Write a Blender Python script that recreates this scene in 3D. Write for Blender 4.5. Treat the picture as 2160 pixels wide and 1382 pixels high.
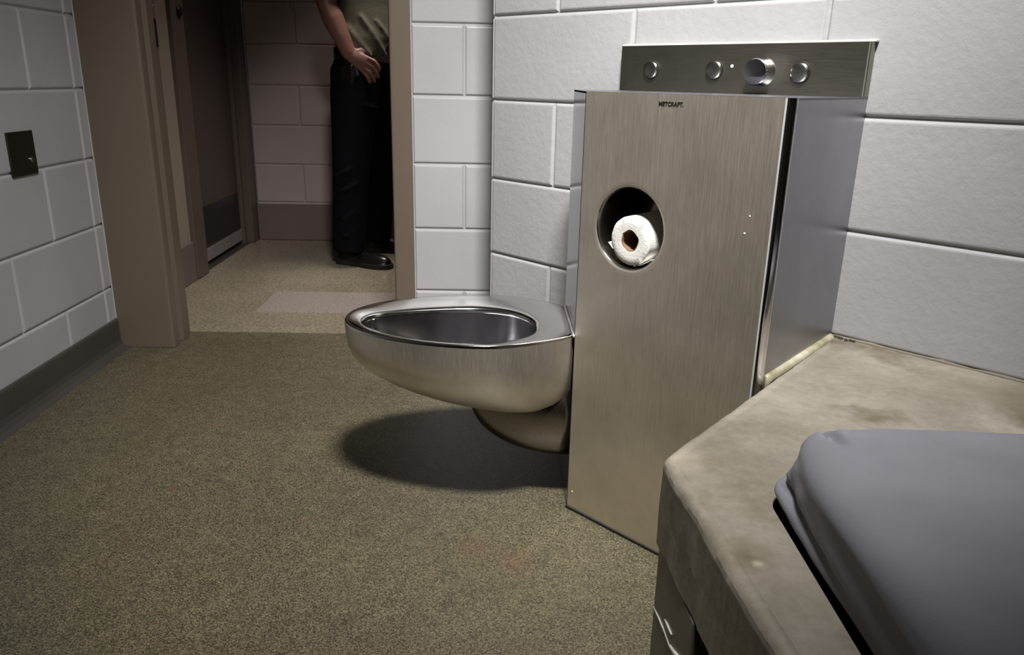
import bpy, math, random
from mathutils import Vector, Matrix, noise
random.seed(7)
for o in list(bpy.data.objects): bpy.data.objects.remove(o)
SC = bpy.context.scene
COL = SC.collection
PI = math.pi

# ---------------------------------------------------------------- camera
cam_data = bpy.data.cameras.new('camera')
cam_data.sensor_width = 36.0
cam_data.lens = 1631.442 * 36.0 / 2160.0
cam_data.clip_start = 0.02
cam = bpy.data.objects.new('camera', cam_data); COL.objects.link(cam)
_r = Vector((0.9996470329969296, -0.017571721294777604, 0.019925963745186348))
_u = Vector((-0.013614330315502665, 0.3052379045910347, 0.9521788023322798))
_f = Vector((0.022813579957915563, 0.952113993286315, -0.3048909384647086))
M3 = Matrix((_r, _u, -_f)).transposed()
cam.matrix_world = Matrix.Translation((0, 0, 0.8631)) @ M3.to_4x4()
SC.camera = cam

# ---------------------------------------------------------------- world, lights, exposure
w = bpy.data.worlds.new('world'); SC.world = w; w.use_nodes = True
w.node_tree.nodes['Background'].inputs[0].default_value = (0.6, 0.65, 0.7, 1)
w.node_tree.nodes['Background'].inputs[1].default_value = 0.02

def area(name, loc, target, size, power, color, spread=180, size_y=None):
    d = bpy.data.lights.new(name, 'AREA'); d.energy = power; d.color = color
    d.shape = 'RECTANGLE'; d.size = size; d.size_y = size_y or size
    d.spread = math.radians(spread)
    o = bpy.data.objects.new(name, d); COL.objects.link(o)
    o.location = loc
    o.rotation_euler = (Vector(target) - Vector(loc)).to_track_quat('-Z', 'Y').to_euler()
    return o
area('cell_ceiling_light', (0.12, 0.56, 2.40), (0.06, 1.98, 0.3), 0.30, 34, (1.0, 0.985, 0.965), 77)
area('corridor_ceiling_light', (-0.35, 3.45, 2.40), (-0.45, 3.40, 0.0), 0.40, 6.2, (1.0, 0.90, 0.85), 75)

SC.view_settings.view_transform = 'Standard'
SC.view_settings.look = 'None'
SC.view_settings.gamma = 1.0
SC.view_settings.use_curve_mapping = False
SC.view_settings.exposure = 0.0

# ---------------------------------------------------------------- materials
def lin(c):
    return tuple((x / 255 / 12.92) if x / 255 <= 0.04045 else ((x / 255 + 0.055) / 1.055) ** 2.4 for x in c) + (1,)

class Mat:
    def __init__(s, name):
        s.m = bpy.data.materials.new(name); s.m.use_nodes = True
        s.t = s.m.node_tree; s.b = s.t.nodes['Principled BSDF']
    def n(s, typ, **kw):
        nd = s.t.nodes.new(typ)
        for k, v in kw.items():
            if k in nd.inputs: nd.inputs[k].default_value = v
            else: setattr(nd, k, v)
        return nd
    def l(s, a, b): s.t.links.new(a, b)
    def coord(s, scale=(1, 1, 1)):
        tc = s.n('ShaderNodeNewGeometry'); mp = s.n('ShaderNodeMapping'); mp.inputs['Scale'].default_value = scale
        s.l(tc.outputs['Position'], mp.inputs['Vector']); return mp.outputs[0]
    def noise(s, scale, detail=4, rough=.55, stretch=(1, 1, 1)):
        nd = s.n('ShaderNodeTexNoise'); nd.inputs['Scale'].default_value = scale
        nd.inputs['Detail'].default_value = detail; nd.inputs['Roughness'].default_value = rough
        s.l(s.coord(stretch), nd.inputs['Vector']); return nd.outputs['Fac']
    def ramp(s, fac, stops):
        nd = s.n('ShaderNodeValToRGB'); e = nd.color_ramp.elements
        while len(e) < len(stops): e.new(0.5)
        for i, (p, c) in enumerate(stops):
            e[i].position = p; e[i].color = c if len(c) == 4 else tuple(c) + (1,)
        s.l(fac, nd.inputs['Fac']); return nd.outputs['Color']
    def mix(s, fac, a, b, blend='MIX'):
        nd = s.n('ShaderNodeMix'); nd.data_type = 'RGBA'; nd.blend_type = blend
        for sock, v in ((nd.inputs[0], fac), (nd.inputs[6], a), (nd.inputs[7], b)):
            if hasattr(v, 'is_linked'): s.l(v, sock)
            else: sock.default_value = v
        return nd.outputs[2]
    def base(s, v):
        if hasattr(v, 'is_linked'): s.l(v, s.b.inputs['Base Color'])
        else: s.b.inputs['Base Color'].default_value = v
    def rough(s, v):
        if hasattr(v, 'is_linked'): s.l(v, s.b.inputs['Roughness'])
        else: s.b.inputs['Roughness'].default_value = v
    def bump(s, h, strength=.3, dist=.002):
        nd = s.n('ShaderNodeBump'); nd.inputs['Strength'].default_value = strength; nd.inputs['Distance'].default_value = dist
        s.l(h, nd.inputs['Height'])
        if s.b.inputs['Normal'].is_linked:
            s.l(s.b.inputs['Normal'].links[0].from_socket, nd.inputs['Normal'])
        s.l(nd.outputs[0], s.b.inputs['Normal'])

def paint(name, col, rough=.4, bs=.25, scale=90, var=.06):
    m = Mat(name)
    f = m.noise(3.0, 5)
    c2 = tuple(x * (1 - var * 2) for x in col[:3]) + (1,)
    m.base(m.ramp(f, [(.3, c2), (.7, col)]))
    m.rough(rough)
    m.bump(m.noise(scale, 5, .6), bs, .003)
    return m.m

M_BLOCK = paint('painted_block', lin((174, 173, 175)), .36, .16, 70)
M_BLOCK_ROUGH = paint('rough_painted_block', lin((164, 162, 163)), .33, .42, 60)
M_BLOCK_COR = paint('corridor_block', lin((172, 158, 156)), .5, .14, 70)
M_FRAME = paint('frame_paint', lin((104, 92, 79)), .38, .03, 40, .03)
M_FRAME_DK = paint('corridor_frame_paint', lin((92, 80, 72)), .42, .03, 40, .03)
M_DOOR = paint('door_paint', lin((74, 64, 58)), .38, .03, 40, .04)
M_BASE = paint('baseboard_paint', lin((70, 68, 64)), .32, .1, 60)
M_BASE_COR = paint('corridor_baseboard_paint', lin((112, 98, 94)), .45, .1, 60)
M_BEIGE = paint('beige_wall_paint', lin((150, 138, 124)), .5, .1, 60)
M_CEIL = paint('ceiling_paint', lin((150, 150, 146)), .6, .1, 60)
M_ROOMWALL = paint('room_wall_paint', lin((110, 108, 103)), .5, .2, 60)  # unseen back and right walls, colour kept dark to cut bounce light

def floor_mat():
    m = Mat('speckled_epoxy_floor')
    sp = m.noise(420, 2, .5); big = m.noise(2.2, 4); mid = m.noise(26, 4)
    vo = m.n('ShaderNodeTexVoronoi'); vo.inputs['Scale'].default_value = 430
    m.l(m.coord(), vo.inputs['Vector'])
    sx = m.n('ShaderNodeSeparateColor'); m.l(vo.outputs['Color'], sx.inputs[0])
    av = m.n('ShaderNodeMath'); av.operation = 'MULTIPLY_ADD'; m.l(sx.outputs[0], av.inputs[0]); av.inputs[1].default_value = .36; av.inputs[2].default_value = -.18
    ad = m.n('ShaderNodeMath'); ad.operation = 'ADD'; m.l(av.outputs[0], ad.inputs[0]); m.l(sp, ad.inputs[1]); sp = ad.outputs[0]
    a = m.ramp(sp, [(.30, lin((44, 41, 30))), (.50, lin((84, 79, 61))), (.72, lin((124, 117, 94)))])
    b = m.ramp(big, [(.3, (.78, .78, .78, 1)), (.7, (1.08, 1.06, 1.02, 1))])
    c = m.mix(1.0, a, b, 'MULTIPLY')
    d = m.mix(1.0, c, m.ramp(mid, [(.35, (.88, .88, .86, 1)), (.6, (1.04, 1.04, 1.04, 1))]), 'MULTIPLY')
    red = m.ramp(m.noise(9.5, 3), [(.66, (0, 0, 0, 1)), (.78, (.35, .35, .35, 1))])
    o_ = m.mix(red, d, lin((120, 76, 52)))
    for x, y, r in ((-.035, 1.30, .035), (.045, 1.255, .04)):      # faint rusty stains
        g = m.n('ShaderNodeNewGeometry'); dd = m.n('ShaderNodeVectorMath'); dd.operation = 'DISTANCE'
        m.l(g.outputs['Position'], dd.inputs[0]); dd.inputs[1].default_value = (x, y, 0)
        q = m.n('ShaderNodeMath'); q.operation = 'MULTIPLY_ADD'; m.l(m.noise(40, 4), q.inputs[0]); q.inputs[1].default_value = r * 2; m.l(dd.outputs['Value'], q.inputs[2])
        o_ = m.mix(m.ramp(q.outputs[0], [(r * 1.0, (.24, .24, .24, 1)), (r * 2.4, (0, 0, 0, 1))]), o_, lin((112, 66, 44)))
    m.base(o_)
    m.rough(.5)
    return m.m
M_FLOOR = floor_mat()

def tile_mat():
    m = Mat('speckled_corridor_tile')
    sp = m.noise(90, 4, .7); big = m.noise(4, 4)
    a = m.ramp(sp, [(.35, lin((116, 108, 90))), (.6, lin((156, 146, 126)))])
    b = m.mix(1.0, a, m.ramp(big, [(.3, (.86, .86, .86, 1)), (.7, (1, 1, 1, 1))]), 'MULTIPLY')
    g = m.n('ShaderNodeNewGeometry'); br = m.n('ShaderNodeTexBrick')
    br.offset = 0; br.inputs['Scale'].default_value = 1.0
    br.inputs['Brick Width'].default_value = .305; br.inputs['Row Height'].default_value = .305
    br.inputs['Mortar Size'].default_value = .0012
    br.inputs['Color1'].default_value = (1, 1, 1, 1); br.inputs['Color2'].default_value = (.93, .93, .93, 1)
    br.inputs['Mortar'].default_value = (.82, .82, .82, 1)
    mp = m.n('ShaderNodeMapping'); mp.inputs['Location'].default_value = (.02, .07, 0)
    m.l(g.outputs['Position'], mp.inputs['Vector']); m.l(mp.outputs[0], br.inputs['Vector'])
    m.base(m.mix(1.0, b, br.outputs['Color'], 'MULTIPLY'))
    m.rough(.22); return m.m
M_TILE = tile_mat()
def tile2():
    m = Mat('grey_accent_tile')
    m.base(m.ramp(m.noise(110, 4, .7), [(.35, lin((124, 116, 110))), (.6, lin((158, 148, 139)))])); m.rough(.3); return m.m
M_TILE2 = tile2()

def steel(name, col, rough, stretch=(60, 60, 1.2), bs=.05, smudge=.10, warm=None):
    m = Mat(name)
    m.b.inputs['Metallic'].default_value = 1.0
    br = m.noise(14, 3, .6, stretch)
    sm = m.noise(5.5, 5, .6)
    c2 = tuple(x * (1 - smudge * 1.6) for x in col[:3]) + (1,)
    c = m.ramp(sm, [(.36, c2), (.62, col)])
    m.base(m.mix(1.0, c, m.ramp(br, [(.3, (.97, .97, .97, 1)), (.7, (1.02, 1.02, 1.02, 1))]), 'MULTIPLY'))
    ad = m.n('ShaderNodeMapRange'); m.l(br, ad.inputs[0])
    ad.inputs[3].default_value = rough * .82; ad.inputs[4].default_value = rough * 1.2
    m.rough(ad.outputs[0]); m.bump(br, bs, .0006)
    return m.m
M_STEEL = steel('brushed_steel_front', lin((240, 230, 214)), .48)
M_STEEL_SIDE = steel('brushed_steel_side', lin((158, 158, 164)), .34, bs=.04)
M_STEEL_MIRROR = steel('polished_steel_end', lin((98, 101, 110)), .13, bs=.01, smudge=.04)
M_STEEL_BOWL = steel('brushed_steel_bowl', lin((238, 231, 219)), .46, (34, 34, 1.5), bs=.05, smudge=.14)
M_TRAP_SHADED = steel('shaded_steel_trap', lin((140, 134, 124)), .28)  # steel colour darkened for the shade mirrored under the bowl
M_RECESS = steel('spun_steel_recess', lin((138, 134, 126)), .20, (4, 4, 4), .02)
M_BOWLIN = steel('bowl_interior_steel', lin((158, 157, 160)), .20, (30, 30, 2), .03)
M_STEEL_SEAT = steel('polished_steel_seat', lin((228, 226, 224)), .12, (1, 1, 1), .01, .06)
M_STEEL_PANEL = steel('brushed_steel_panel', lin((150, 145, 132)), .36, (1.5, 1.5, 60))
M_BUTTON = steel('button_steel', lin((172, 170, 162)), .26, (40, 40, 40))
M_CHROME = steel('chrome', lin((214, 214, 220)), .07, (1, 1, 1), 0, .02)
M_PLATE = steel('dark_steel_plate', lin((92, 88, 80)), .42, (30, 30, 1))

def simple(name, col, rough=.5, metallic=0, bs=0, scale=200):
    m = Mat(name); f = m.noise(12, 3)
    m.base(m.ramp(f, [(.3, tuple(x * .88 for x in col[:3]) + (1,)), (.7, col)]))
    m.rough(rough); m.b.inputs['Metallic'].default_value = metallic
    if bs: m.bump(m.noise(scale, 4), bs, .002)
    return m.m
M_INK = simple('black_ink', lin((26, 22, 16)), .5)
M_SEAMDARK = simple('dark_seam', lin((24, 22, 18)), .6)
M_BEAD_GLINT = simple('weld_bead_and_edge_highlight', lin((205, 205, 200)), .25, .8)  # weld metal, also used for the control panel's highlight strip
M_PAPER = simple('white_tissue', lin((238, 235, 228)), .9, 0, .4, 300)
M_CARD = simple('brown_card_core', lin((128, 96, 66)), .85)
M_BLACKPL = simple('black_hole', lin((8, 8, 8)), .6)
M_CHIP_GLINT = simple('white_chip_and_glint', lin((226, 224, 215)), .2)  # white of the chips, also of the highlight strips on the pedestal
M_MATTRESS = simple('grey_blue_vinyl', lin((132, 133, 141)), .6, 0, .12, 240)
M_SKIN = simple('skin', lin((122, 84, 72)), .5)
M_SHIRT = simple('khaki_cloth', lin((102, 99, 82)), .85, 0, .3, 120)
M_TROUSER = simple('black_cloth', lin((13, 13, 17)), .95, 0, .3, 60)
M_TROUSER.node_tree.nodes['Principled BSDF'].inputs['Specular IOR Level'].default_value = .08
M_LEATHER = simple('black_leather', lin((14, 14, 15)), .3, 0, .1, 60)
M_HAIR = simple('dark_hair', lin((40, 30, 22)), .6)
M_EYE = simple('eye_white', lin((225, 220, 212)), .2)
M_CORD = simple('dark_cord', lin((34, 34, 26)), .7)

def caulk():
    m = Mat('yellowed_caulk'); f = m.noise(14, 5)
    m.base(m.ramp(f, [(.30, lin((110, 100, 72))), (.48, lin((168, 162, 136))), (.7, lin((204, 200, 182)))]))
    m.rough(.4); m.bump(m.noise(60, 4), .2, .002); return m.m
M_CAULK = caulk()

def concrete():
    m = Mat('worn_concrete')
    a = m.ramp(m.noise(3.2, 8, .62), [(.30, lin((112, 105, 92))), (.5, lin((144, 137, 125))), (.68, lin((166, 159, 147)))])
    fine = m.ramp(m.noise(70, 6, .7), [(.3, (.84, .83, .81, 1)), (.62, (1.05, 1.05, 1.05, 1))])
    c = m.mix(1.0, a, fine, 'MULTIPLY')
    st = m.ramp(m.noise(6.1, 5, .6), [(.56, (0, 0, 0, 1)), (.68, (.75, .75, .75, 1))])
    c = m.mix(st, c, lin((98, 88, 64)))
    ru = m.ramp(m.noise(13.0, 4, .6), [(.66, (0, 0, 0, 1)), (.74, (.5, .5, .5, 1))])
    c = m.mix(ru, c, lin((70, 58, 40)))
    def blot(c, x, y, r, col, amt, seed):
        g = m.n('ShaderNodeNewGeometry'); d = m.n('ShaderNodeVectorMath'); d.operation = 'DISTANCE'
        m.l(g.outputs['Position'], d.inputs[0]); d.inputs[1].default_value = (x, y, .407)
        nn = m.noise(seed, 5, .6); q = m.n('ShaderNodeMath'); q.operation = 'MULTIPLY_ADD'
        m.l(nn, q.inputs[0]); q.inputs[1].default_value = r * 2.2; m.l(d.outputs['Value'], q.inputs[2])
        msk = m.ramp(q.outputs[0], [(r * 1.1, (amt,) * 3 + (1,)), (r * 2.3, (0, 0, 0, 1))])
        return m.mix(msk, c, col)
    c = blot(c, .262, .672, .030, lin((96, 82, 52)), .75, 23)
    c = blot(c, .268, .660, .006, lin((190, 182, 160)), .8, 60)
    c = blot(c, .800, 1.10, .110, lin((92, 88, 66)), .60, 9)
    c = blot(c, .640, 1.36, .050, lin((70, 60, 44)), .70, 17)
    c = blot(c, .240, .885, .040, lin((186, 176, 156)), .55, 19)
    m.base(c); m.rough(.46); m.bump(m.noise(34, 7, .65), .35, .003); return m.m
M_CONC = concrete()
M_PED = paint('pedestal_paint', lin((112, 106, 99)), .42, .12, 50)

# ---------------------------------------------------------------- mesh helpers
ORG = {}
def mk(name, geo, mat, parent=None, smooth=False, bevel=0, seg=3, sub=0, props=None, remesh=0):
    """geo = (verts, faces) in world coordinates; linked as ONE mesh object."""
    vs, fs = geo
    o0 = ORG[parent.name] if parent else Vector((0, 0, 0))
    me = bpy.data.meshes.new(name)
    me.from_pydata([tuple(Vector(v) - o0) for v in vs], [], fs)
    me.update()
    import bmesh
    bm = bmesh.new(); bm.from_mesh(me); bmesh.ops.recalc_face_normals(bm, faces=bm.faces); bm.to_mesh(me); bm.free()
    if smooth:
        for p in me.polygons: p.use_smooth = True
    o = bpy.data.objects.new(name, me); COL.objects.link(o)
    if parent: o.parent = parent
    ORG[o.name] = o0
    me.materials.append(mat)
    if remesh:
        md = o.modifiers.new('r', 'REMESH'); md.mode = 'VOXEL'; md.voxel_size = remesh; md.use_smooth_shade = True
        sm = o.modifiers.new('s', 'SMOOTH'); sm.iterations = 3; sm.factor = .5
    if bevel:
        md = o.modifiers.new('b', 'BEVEL'); md.width = bevel; md.segments = seg; md.limit_method = 'ANGLE'; md.angle_limit = math.radians(35)
        for p in me.polygons: p.use_smooth = True
        wn = o.modifiers.new('w', 'WEIGHTED_NORMAL'); wn.keep_sharp = False
    if sub:
        md = o.modifiers.new('s', 'SUBSURF'); md.levels = sub; md.render_levels = sub
    if props:
        for k, v in props.items(): o[k] = v
    return o
def struct(name, geo, mat, parent=None, **kw):
    o = mk(name, geo, mat, parent, **kw)
    if not parent: o['kind'] = 'structure'
    return o
def empty(name, loc, label=None, cat=None, group=None, kind=None):
    o = bpy.data.objects.new(name, None); COL.objects.link(o); o.location = loc
    o.empty_display_size = .05
    ORG[o.name] = Vector(loc)
    if label: o['label'] = label
    if cat: o['category'] = cat
    if group: o['group'] = group
    if kind: o['kind'] = kind
    return o
def tag(o, label, cat, group=None):
    o['label'] = label; o['category'] = cat
    if group: o['group'] = group
    return o
def join(*gs):
    V = []; F = []
    for v, f in gs:
        k = len(V); V += [tuple(x) for x in v]; F += [tuple(i + k for i in q) for q in f]
    return V, F
def box(x0, x1, y0, y1, z0, z1):
    V = [(x, y, z) for z in (z0, z1) for y in (y0, y1) for x in (x0, x1)]
    return V, [(0, 2, 3, 1), (4, 5, 7, 6), (0, 1, 5, 4), (2, 6, 7, 3), (0, 4, 6, 2), (1, 3, 7, 5)]
def prism(pts, z0, z1):
    n = len(pts)
    V = [(p[0], p[1], z0) for p in pts] + [(p[0], p[1], z1) for p in pts]
    return V, [tuple(range(n))[::-1], tuple(range(n, 2 * n))] + [(i, (i + 1) % n, n + (i + 1) % n, n + i) for i in range(n)]
def frame_box(o, ax, ay, az, sx, sy, sz):
    """oriented box: centre o, unit axes, full sizes"""
    o = Vector(o); ax, ay, az = Vector(ax), Vector(ay), Vector(az)
    V = [o + ax * (sx * i) + ay * (sy * j) + az * (sz * k) for k in (-.5, .5) for j in (-.5, .5) for i in (-.5, .5)]
    return V, [(0, 2, 3, 1), (4, 5, 7, 6), (0, 1, 5, 4), (2, 6, 7, 3), (0, 4, 6, 2), (1, 3, 7, 5)]
def rings(rs, cap0=True, cap1=True):
    n = len(rs[0]); V = [tuple(p) for r in rs for p in r]; F = []
    for k in range(len(rs) - 1):
        for i in range(n):
            j = (i + 1) % n
            F.append((k * n + i, k * n + j, (k + 1) * n + j, (k + 1) * n + i))
    if cap0: F.append(tuple(range(n))[::-1])
    if cap1: F.append(tuple((len(rs) - 1) * n + i for i in range(n)))
    return V, F
def lathe(o, axis, prof, n=48, cap0=True, cap1=True):
    """prof: list of (distance along axis, radius)"""
    o = Vector(o); ax = Vector(axis).normalized()
    up = Vector((0, 0, 1)) if abs(ax.z) < .9 else Vector((1, 0, 0))
    a = ax.cross(up).normalized(); b = ax.cross(a).normalized()
    rs = [[o + ax * d + (a * math.cos(2 * PI * i / n) + b * math.sin(2 * PI * i / n)) * r for i in range(n)] for d, r in prof]
    return rings(rs, cap0, cap1)
def tube(pts, rad, n=10):
    pts = [Vector(p) for p in pts]; rs = []
    for i, p in enumerate(pts):
        t = (pts[min(i + 1, len(pts) - 1)] - pts[max(i - 1, 0)]).normalized()
        up = Vector((0, 0, 1)) if abs(t.z) < .95 else Vector((1, 0, 0))
        a = t.cross(up).normalized(); b = t.cross(a).normalized()
        r = rad[i] if isinstance(rad, (list, tuple)) else rad
        rs.append([p + (a * math.cos(2 * PI * k / n) + b * math.sin(2 * PI * k / n)) * r for k in range(n)])
    return rings(rs)

# ---------------------------------------------------------------- layout numbers
PHI = 0.8201223
N2 = Vector((math.sin(PHI), math.cos(PHI), 0))      # from the room into the diagonal wall
T2 = Vector((math.cos(PHI), -math.sin(PHI), 0))     # along the diagonal wall, to the right
CW, CA = 1.4313, 1.1034
def dg(t, d, z):     # point on the diagonal wall (t along it, d in front of it)
    return T2 * t + N2 * (CW - d) + Vector((0, 0, z))
XL, YF, XR, YB = -1.2312, 2.4416, 1.25, -1.5
RX, RY = -0.0135, 2.1128
H = 0.2032; CEIL = 2.4384

# ---------------------------------------------------------------- block walls
def block_wall(o, du, nrm, u0, u1, joints, z0=0.0, z1=CEIL, thick=.15):
    """running-bond block face; joints(b) gives the vertical joint positions of band b; nrm points to the room"""
    o = Vector(o); du = Vector(du); nrm = Vector(nrm); gs = []
    def P(u, z, d): return o + du * u + Vector((0, 0, z)) - nrm * d
    b = 0
    while b * H < z1 - 1e-4:
        za, zb = max(b * H, z0), min((b + 1) * H, z1)
        if zb - za > .004:
            us = [u0] + [u for u in sorted(joints(b)) if u0 + .01 < u < u1 - .01] + [u1]
            for a, c in zip(us, us[1:]):
                rs = []
                for ins, d in ((0, .0058), (.0018, .0056), (.0040, .0032), (.0062, .0006), (.0090, 0)):
                    ia = ins; ic = ins
                    rs.append([P(a + ia, za + ins, d), P(c - ic, za + ins, d), P(c - ic, zb - ins, d), P(a + ia, zb - ins, d)])
                gs.append(rings(rs, False, True))
        b += 1
    A = [P(u0, z0, .0058), P(u1, z0, .0058), P(u1, z0, thick), P(u0, z0, thick)]
    B = [v + Vector((0, 0, z1 - z0)) for v in A]
    V = A + B
    gs.append((V, [(0, 3, 2, 1), (4, 5, 6, 7), (0, 1, 5, 4), (1, 2, 6, 5), (2, 3, 7, 6), (3, 0, 4, 7)]))
    return join(*gs)

def jl(b): return [2.38] + [(2.155 if b % 2 == 0 else 1.95) - .406 * k for k in range(12)]
struct('wall_left', block_wall((XL, 0, 0), (0, 1, 0), (1, 0, 0), YB, YF + .15, jl), M_BLOCK)
struct('wall_front', join(
    block_wall((0, YF, 0), (1, 0, 0), (0, -1, 0), -.2594, RX + .12, lambda b: [-.10] if b % 2 == 0 else [], thick=.158),
    block_wall((0, YF, 0), (1, 0, 0), (0, -1, 0), XL, -.2594, lambda b: [-.9, -.5] if b % 2 else [-.7], z0=2.13, thick=.158)), M_BLOCK)
struct('wall_return', block_wall((RX, 0, 0), (0, 1, 0), (-1, 0, 0), RY, YF, lambda b: [], thick=.11), M_BLOCK)
TD0 = T2.dot(Vector((RX, RY, 0))); TD1 = T2.dot(Vector((XR, (CW - N2.x * XR) / N2.y, 0)))
def jd(b):
    return [-1.33 + .42 * k for k in (0, 1)] + [-.19, .21, .6] if b % 2 else [-1.105, -.675, -.23, .17, .58]
struct('wall_diagonal', block_wall(N2 * CW, T2, -N2, TD0, TD1 + .02, jd, thick=.09), M_BLOCK_ROUGH)
struct('wall_right', block_wall((XR, 0, 0), (0, 1, 0), (-1, 0, 0), YB, .758, lambda b: [.5 - .406 * k + (b % 2) * .2 for k in range(6)]), M_ROOMWALL)
struct('wall_back', block_wall((0, YB, 0), (1, 0, 0), (0, 1, 0), XL, XR, lambda b: [-1.1 + .406 * k + (b % 2) * .2 for k in range(7)]), M_ROOMWALL)
struct('ceiling', box(-1.6, 1.6, YB - .2, 4.6, CEIL, CEIL + .1), M_CEIL)
struct('floor', box(XL - .1, 1.6, YB - .2, 2.60, -.08, 0), M_FLOOR)
struct('floor_corridor', box(-1.75, 1.6, 2.60, 4.6, -.08, -.0015), M_TILE)
struct('trim_1', box(-.915, -.1, 2.85, 3.15, -.004, -.0003), M_TILE2)       # accent tiles in the corridor floor

# coved baseboard of the cell's left wall
def cove(x, y0, y1, h, t, s):
    prof = [(0, h), (t * .7, h - .002), (t, h - .008), (t, .030), (t + .004, .016), (t + .012, .006), (t + .026, .0012), (t + .030, .0002), (0, .0002)]
    rs = [[(x + s * a, y, z) for a, z in prof] for y in (y0, y1)]
    return rings(rs)
struct('baseboard_left', cove(XL, YB + .01, 2.425, .100, .008, 1), M_BASE)
# corridor shell
struct('wall_corridor_far', block_wall((0, 4.24, 0), (1, 0, 0), (0, -1, 0), -1.30, 1.3,
       lambda b: [(-1.04 if b % 2 else -.837) + .406 * k for k in range(6)]), M_BLOCK_COR)
struct('baseboard_corridor_far', join(box(-1.298, 1.25, 4.226, 4.24, 0, .196)), M_BASE_COR, bevel=.003)
struct('wall_corridor_left', join(box(-1.52, -1.32, 2.60, 3.33, 0, CEIL), box(-1.52, -1.32, 3.33, 4.40, 2.13, CEIL)), M_BEIGE)
struct('baseboard_corridor_left', box(-1.32, -1.306, 2.62, 3.325, 0, .168), M_BASE_COR, bevel=.003)
struct('wall_corridor_near', box(.106, 1.4, 2.45, 2.598, 0, CEIL), M_BLOCK_COR)
struct('wall_corridor_right', box(1.25, 1.4, 2.6, 4.24, 0, CEIL), M_BLOCK_COR)

# ---------------------------------------------------------------- cell door frame
d1 = empty('door_1', (-.65, 2.5, 0), kind='structure')
prof_l = [(-1.2295, 2.60), (-1.2295, 2.428), (-1.062, 2.428), (-1.054, 2.430), (-1.050, 2.436), (-1.050, 2.468), (-1.064, 2.471), (-1.064, 2.500), (-1.050, 2.503),
          (-1.050, 2.548), (-1.056, 2.551), (-1.056, 2.575), (-1.068, 2.582), (-1.2295, 2.600)]
mk('jamb', prism(prof_l, 0, 2.13), M_FRAME, d1, bevel=.002, seg=2)
prof_r = [(-.2585, 2.61), (-.2585, 2.428), (-.312, 2.428), (-.320, 2.431), (-.323, 2.438), (-.323, 2.468), (-.309, 2.471), (-.309, 2.500), (-.323, 2.503),
          (-.323, 2.560), (-.318, 2.563), (-.318, 2.605), (-.308, 2.612)]
mk('jamb', prism(prof_r, 0, 2.13), M_FRAME, d1, bevel=.002, seg=2)
mk('caulk_line', join(box(-.2588, -.2550, 2.432, 2.4412, 0, 2.13), box(-1.2308, -1.2270, 2.4235, 2.4285, .1, 2.13)), simple('white_paint_line', lin((176, 176, 174)), .4), d1, bevel=.001)
mk('header', box(-1.06, -.31, 2.428, 2.612, 2.06, 2.13), M_FRAME, d1, bevel=.003)
st = mk('strike_plate', box(-1.0562, -1.0545, 2.552, 2.5745, 0.93, 1.10), M_FRAME_DK, d1, bevel=.0005)
mk('strike_slot', box(-1.0560, -1.0535, 2.555, 2.573, .938, 1.020), M_BLACKPL, st)
mk('strike_screw', lathe((-1.0545, 2.565, 1.060), (1, 0, 0), [(0, .004), (.0015, .0035), (.002, .001)], 16), M_CHROME, st)

# ---------------------------------------------------------------- corridor door (left side of the corridor)
d2 = empty('door_2', (-1.36, 3.8, 0), kind='structure')
mk('jamb', join(box(-1.52, -1.300, 3.33, 3.455, 0, 2.13)), M_FRAME_DK, d2, bevel=.004)
mk('jamb', join(box(-1.52, -1.300, 4.135, 4.236, 0, 2.13), box(-1.52, -1.335, 4.10, 4.135, 0, 2.13)), M_FRAME_DK, d2, bevel=.004)
mk('header', box(-1.52, -1.300, 3.455, 4.135, 2.05, 2.13), M_FRAME_DK, d2, bevel=.004)
leaf = mk('door_leaf', box(-1.40, -1.352, 3.457, 4.098, .016, 2.05), M_DOOR, d2, bevel=.002)
mk('kick_plate', box(-1.3525, -1.350, 3.475, 4.085, .092, .275), simple('dark_kick_plate', lin((58, 55, 62)), .3, .6), leaf)
mk('door_sweep', box(-1.3525, -1.347, 3.46, 4.097, .022, .080), simple('grey_sweep', lin((150, 144, 146)), .35, .3), leaf, bevel=.001)
mk('lock_cylinder', lathe((-1.3005, 3.405, 1.10), (1, 0, 0), [(0, .022), (.006, .022), (.010, .018), (.011, .008)], 24), simple('dark_bronze', lin((52, 44, 38)), .35, .7), d2)
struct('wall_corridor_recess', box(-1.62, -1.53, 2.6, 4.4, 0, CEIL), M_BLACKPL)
struct('trim_2', box(-1.52, -1.32, 3.455, 4.135, -.0015, .004), simple('threshold_metal', lin((96, 90, 84)), .4, .7))   # threshold under the corridor door

# ---------------------------------------------------------------- wall plate on the left wall
pl = empty('wall_plate', (XL, 2.065, .60), 'small dark steel plate on the left block wall, far from the bunk', 'wall plate')
mk('plate', box(XL, XL + .005, 2.010, 2.124, .600, .712), M_PLATE, pl, bevel=.0015)
mk('push_button', lathe((XL + .005, 2.098, .638), (1, 0, 0), [(0, .007), (.003, .007), (.0045, .005), (.005, .001)], 20), M_BUTTON, pl)
for yy, zz in ((2.020, .703), (2.114, .703), (2.020, .609), (2.114, .609)):
    mk('screw', lathe((XL + .005, yy, zz), (1, 0, 0), [(0, .003), (.001, .0028), (.0013, .001)], 12), M_PLATE, pl)

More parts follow.
